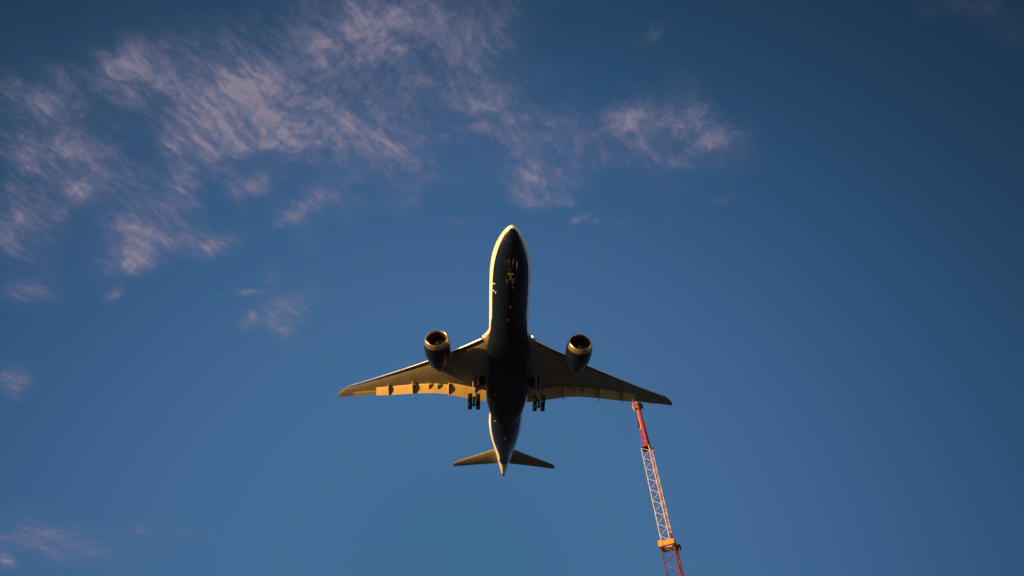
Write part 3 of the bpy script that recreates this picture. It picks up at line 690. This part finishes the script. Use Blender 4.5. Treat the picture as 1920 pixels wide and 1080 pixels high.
# belly fittings: aerials, drain masts, beacon, cargo-door latch marks
for (x, y, h, l) in ((.35, 8.3, .16, .22), (.1, 11.6, .26, .34), (-.15, 14.0, .16, .22), (0, 40.4, .30, .40)):
    z = fus_low(x, y); mb = MB()
    mb.loft([[(x - .03, y, z + .05), (x + .03, y, z + .05), (x + .03, y + l, z + .05), (x - .03, y + l, z + .05)], [(x - .012, y + l * .45, z - h), (x + .012, y + l * .45, z - h), (x + .012, y + l * .95, z - h), (x - .012, y + l * .95, z - h)]])
    mb.build('blade_antenna', M_GREYB, fus, smooth=False)
for (x, y, a, ln) in ((-2.25, 8.7, 30, .75), (-2.25, 9.9, 50, .5), (-1.95, 9.95, 90, .3), (-1.5, 34.9, 20, .7), (-1.6, 36.4, 40, .5)):
    z = fus_low(abs(x), y); nrm = Vector((x / 8.3, 0, z / 8.8)).normalized(); tx = Vector((nrm.z, 0, -nrm.x)); ty = Vector((0, 1, 0))
    dr = tx * math.cos(R(a)) + ty * math.sin(R(a)); pr_ = nrm.cross(dr)
    c = Vector((x, y, z)) + nrm * .02
    mb = MB(); mb.add([c + dr * i * ln / 2 + pr_ * j * .07 + nrm * k * .015 for i in (-1, 1) for j in (-1, 1) for k in (-1, 1)], [(0, 1, 3, 2), (4, 6, 7, 5), (0, 4, 5, 1), (2, 3, 7, 6), (0, 2, 6, 4), (1, 5, 7, 3)])
    mb.build('cargo_door_marking', M_WHITE, fus, smooth=False)

# ------------------------------------------------------------------ the crane
crane = bpy.data.objects.new('tower_crane', None); COL.objects.link(crane)
CC = Vector((12.90, 50.62, 0)); crane.location = CC
crane.rotation_euler = (0, 0, math.atan2(-.561, .828))
tag(crane, 'slender red and white lattice crane mast rising beneath the right wing tip', 'crane')
def bars(mb, w0, w1, z0, z1, bay, rc, rl, mat=0, flip=0, turn=0):
    h0, h1 = w0 / 2, w1 / 2
    cn = [(x * math.cos(R(turn)) - y * math.sin(R(turn)), x * math.sin(R(turn)) + y * math.cos(R(turn))) for x, y in [(-1, -1), (1, -1), (1, 1)]]
    def P(c, z):
        t = (z - z0) / (z1 - z0); h = h0 + (h1 - h0) * t
        return Vector((c[0] * h, c[1] * h, z))
    for c in cn: mb.tube(P(c, z0), P(c, z1), rc, rc, 8, mat)
    nb = max(1, round((z1 - z0) / bay)); dz = (z1 - z0) / nb
    for i in range(nb):
        za, zm, zb = z0 + i * dz, z0 + (i + .5) * dz, z0 + (i + 1) * dz
        for k in range(3):
            a, b = cn[k], cn[(k + 1) % 3]
            if flip: a, b = b, a
            q = rl if k < 2 else rl * .5
            mb.tube(P(a, za), P(b, zm), q, q, 6, mat); mb.tube(P(b, zm), P(a, zb), q, q, 6, mat)
    return mb
mb = MB(); bars(mb, 1.16, 1.16, .6, 25.0, 1.5, .060, .028, turn=10); om = mb.build('outer_mast', M_REDSHADE, crane)
mb = MB()
for i in range(60): mb.tube((.50, -.2, 1 + i * .4), (.50, .2, 1 + i * .4), .015)
mb.tube((.50, -.2, .8), (.50, -.2, 25), .02); mb.tube((.50, .2, .8), (.50, .2, 25), .02); mb.build('ladder', M_REDSHADE, om)
mb = MB(); bars(mb, .80, .80, 24.9, 34.95, 1.06, .044, .019); im = mb.build('inner_mast', M_CWHITE, crane)
for k in range(10):   # connector plates at the joints of the section
    z = 25.4 + k * 1.06 - .02
    mb = MB(); mb.box((.40, -.40, z), (.055, .055, .10), bev=.015); mb.build('joint_plate', M_ORANGE, im)
mb = MB(); mb.tube((.46, -.14, 25), (.46, -.14, 35.0), .030); mb.build('guide_rail', M_ORANGE, im)
# collar where the inner mast slides out
mb = MB()
T10 = Matrix.Rotation(R(10), 3, 'Z')
def cbox(mb, c, h, bev=.02): mb.box(T10 @ Vector(c), h, rot=T10, bev=bev)
for s_ in (-1, 1):
    cbox(mb, (s_ * .62, 0, 25.22), (.06, .68, .22), .02); cbox(mb, (0, s_ * .64, 25.22), (.558, .05, .22), .02)
col = mb.build('collar', M_ORANGE, crane)
mb = MB(); cbox(mb, (-.50, -.72, 25.22), (.20, .03, .25)); mb.build('collar_plate', M_ORANGE, col)
for (c, h) in (((-.45, -.66, 24.90), (.24, .09, .08)), ((.56, -.64, 24.92), (.10, .10, .12)), ((.52, -.58, 25.68), (.11, .10, .24)), ((.66, -.45, 25.2), (.07, .18, .2))):
    mb = MB(); cbox(mb, c, h); mb.build('guide_shoe', M_STEEL, col)
mb = MB(); mb.tube((.82, .42, 24.80), (.80, .42, 25.22), .13, .13, 20); cbox(mb, (.74, .3, 25.05), (.10, .10, .10)); mb.build('winch_drum', M_STEEL, col)
# head: platform, tapering red tower, sheave housing
mb = MB(); mb.box((.01, .0, 35.03), (.45, .45, .07), bev=.02); pf = mb.build('platform', M_STEEL, crane)
mb = MB(); mb.loft([[(-.38, -.40, 35.12), (.36, -.40, 35.12), (.36, .38, 35.12), (-.38, .38, 35.12)], [(.08, -.33, 35.45), (.31, -.33, 35.45), (.31, .31, 35.45), (.08, .31, 35.45)]]); mb.build('sloped_cowl', M_RED, pf, smooth=False)
mb = MB(); h0, h1 = .31, .12
for c in ((-1, -1), (1, -1), (1, 1), (-1, 1)): mb.tube((c[0] * h0, c[1] * h0, 35.1), (c[0] * h1 + .05, c[1] * h1, 39.6), .028 if c[0] < 0 else .06, .024 if c[0] < 0 else .06, 8)
for i in range(6):
    t0, t1 = i / 6, (i + .5) / 6; t2 = (i + 1) / 6
    for (a, b) in (((-1, -1), (1, -1)), ((1, -1), (1, 1)), ((1, 1), (-1, 1)), ((-1, 1), (-1, -1))):
        P = lambda c, t: Vector((c[0] * (h0 + (h1 - h0) * t) + .05 * t, c[1] * (h0 + (h1 - h0) * t), 35.1 + 4.5 * t))
        mb.tube(P(a, t0), P(b, t1), .014, .014, 6); mb.tube(P(b, t1), P(a, t2), .014, .014, 6)
mb.loft([[(.16, -.31, 35.5), (.30, -.31, 35.5), (.30, .26, 35.5), (.26, .26, 35.5)], [(.08, -.20, 38.2), (.20, -.20, 38.2), (.20, .16, 38.2), (.16, .16, 38.2)]])
head = mb.build('mast_head', M_RED, crane)
mb = MB(); mb.tube((.0, -.30, 37.0), (.03, -.16, 39.8), .06, .06, 10); mb.build('hydraulic_ram', M_ORANGE, head)
mb = MB()
mb.loft([[(-.20, -.28, 39.85), (.24, -.28, 39.62), (.24, .18, 39.62), (-.20, .18, 39.85)], [(-.26, -.30, 40.15), (.28, -.30, 40.12), (.28, .2, 40.12), (-.26, .2, 40.15)], [(-.14, -.24, 40.50), (.20, -.24, 40.48), (.20, .16, 40.48), (-.14, .16, 40.50)]])
sh = mb.build('sheave_housing', M_DRED, crane, angle=20)
mb = MB(); mb.tube((-.16, -.31, 40.52), (-.40, -.31, 40.22), .055); mb.tube((-.40, -.31, 40.22), (-.30, -.31, 39.62), .055); mb.tube((-.30, -.31, 39.62), (-.18, -.31, 39.52), .04); mb.build('rope_guard', M_ORANGE, sh)
mb = MB(); mb.box((-.12, -.33, 39.72), (.13, .06, .13), bev=.03); mb.build('limit_switch', M_STEEL, sh)
mb = MB(); mb.tube((-.02, -.32, 40.44), (.22, -.32, 40.36), .075); mb.build('crossbar', M_VERM, sh)
mb = MB(); mb.lathe([(-.08, .0), (-.08, .36), (-.03, .40), (0, .36), (.03, .40), (.08, .36), (.08, 0)], (.38, -.05, 40.08), (0.9, -.3, 0), 28); mb.build('sheave', M_STEEL, sh)
mb = MB(); mb.tube((-.30, -.1, 40.5), (-.34, -.1, 41.25), .022, .014, 8); mb.build('mast_antenna', M_GREYB, sh)
mb = MB(); mb.tube((-.26, -.30, 37.5), (-.24, -.28, 38.3), .09, .09, 10); mb.build('hose_reel', M_REDSHADE, head)
# base
mb = MB(); mb.box((0, 0, .3), (2.2, 2.2, .3), bev=.06)
mb.build('footing', M_CONC, crane)
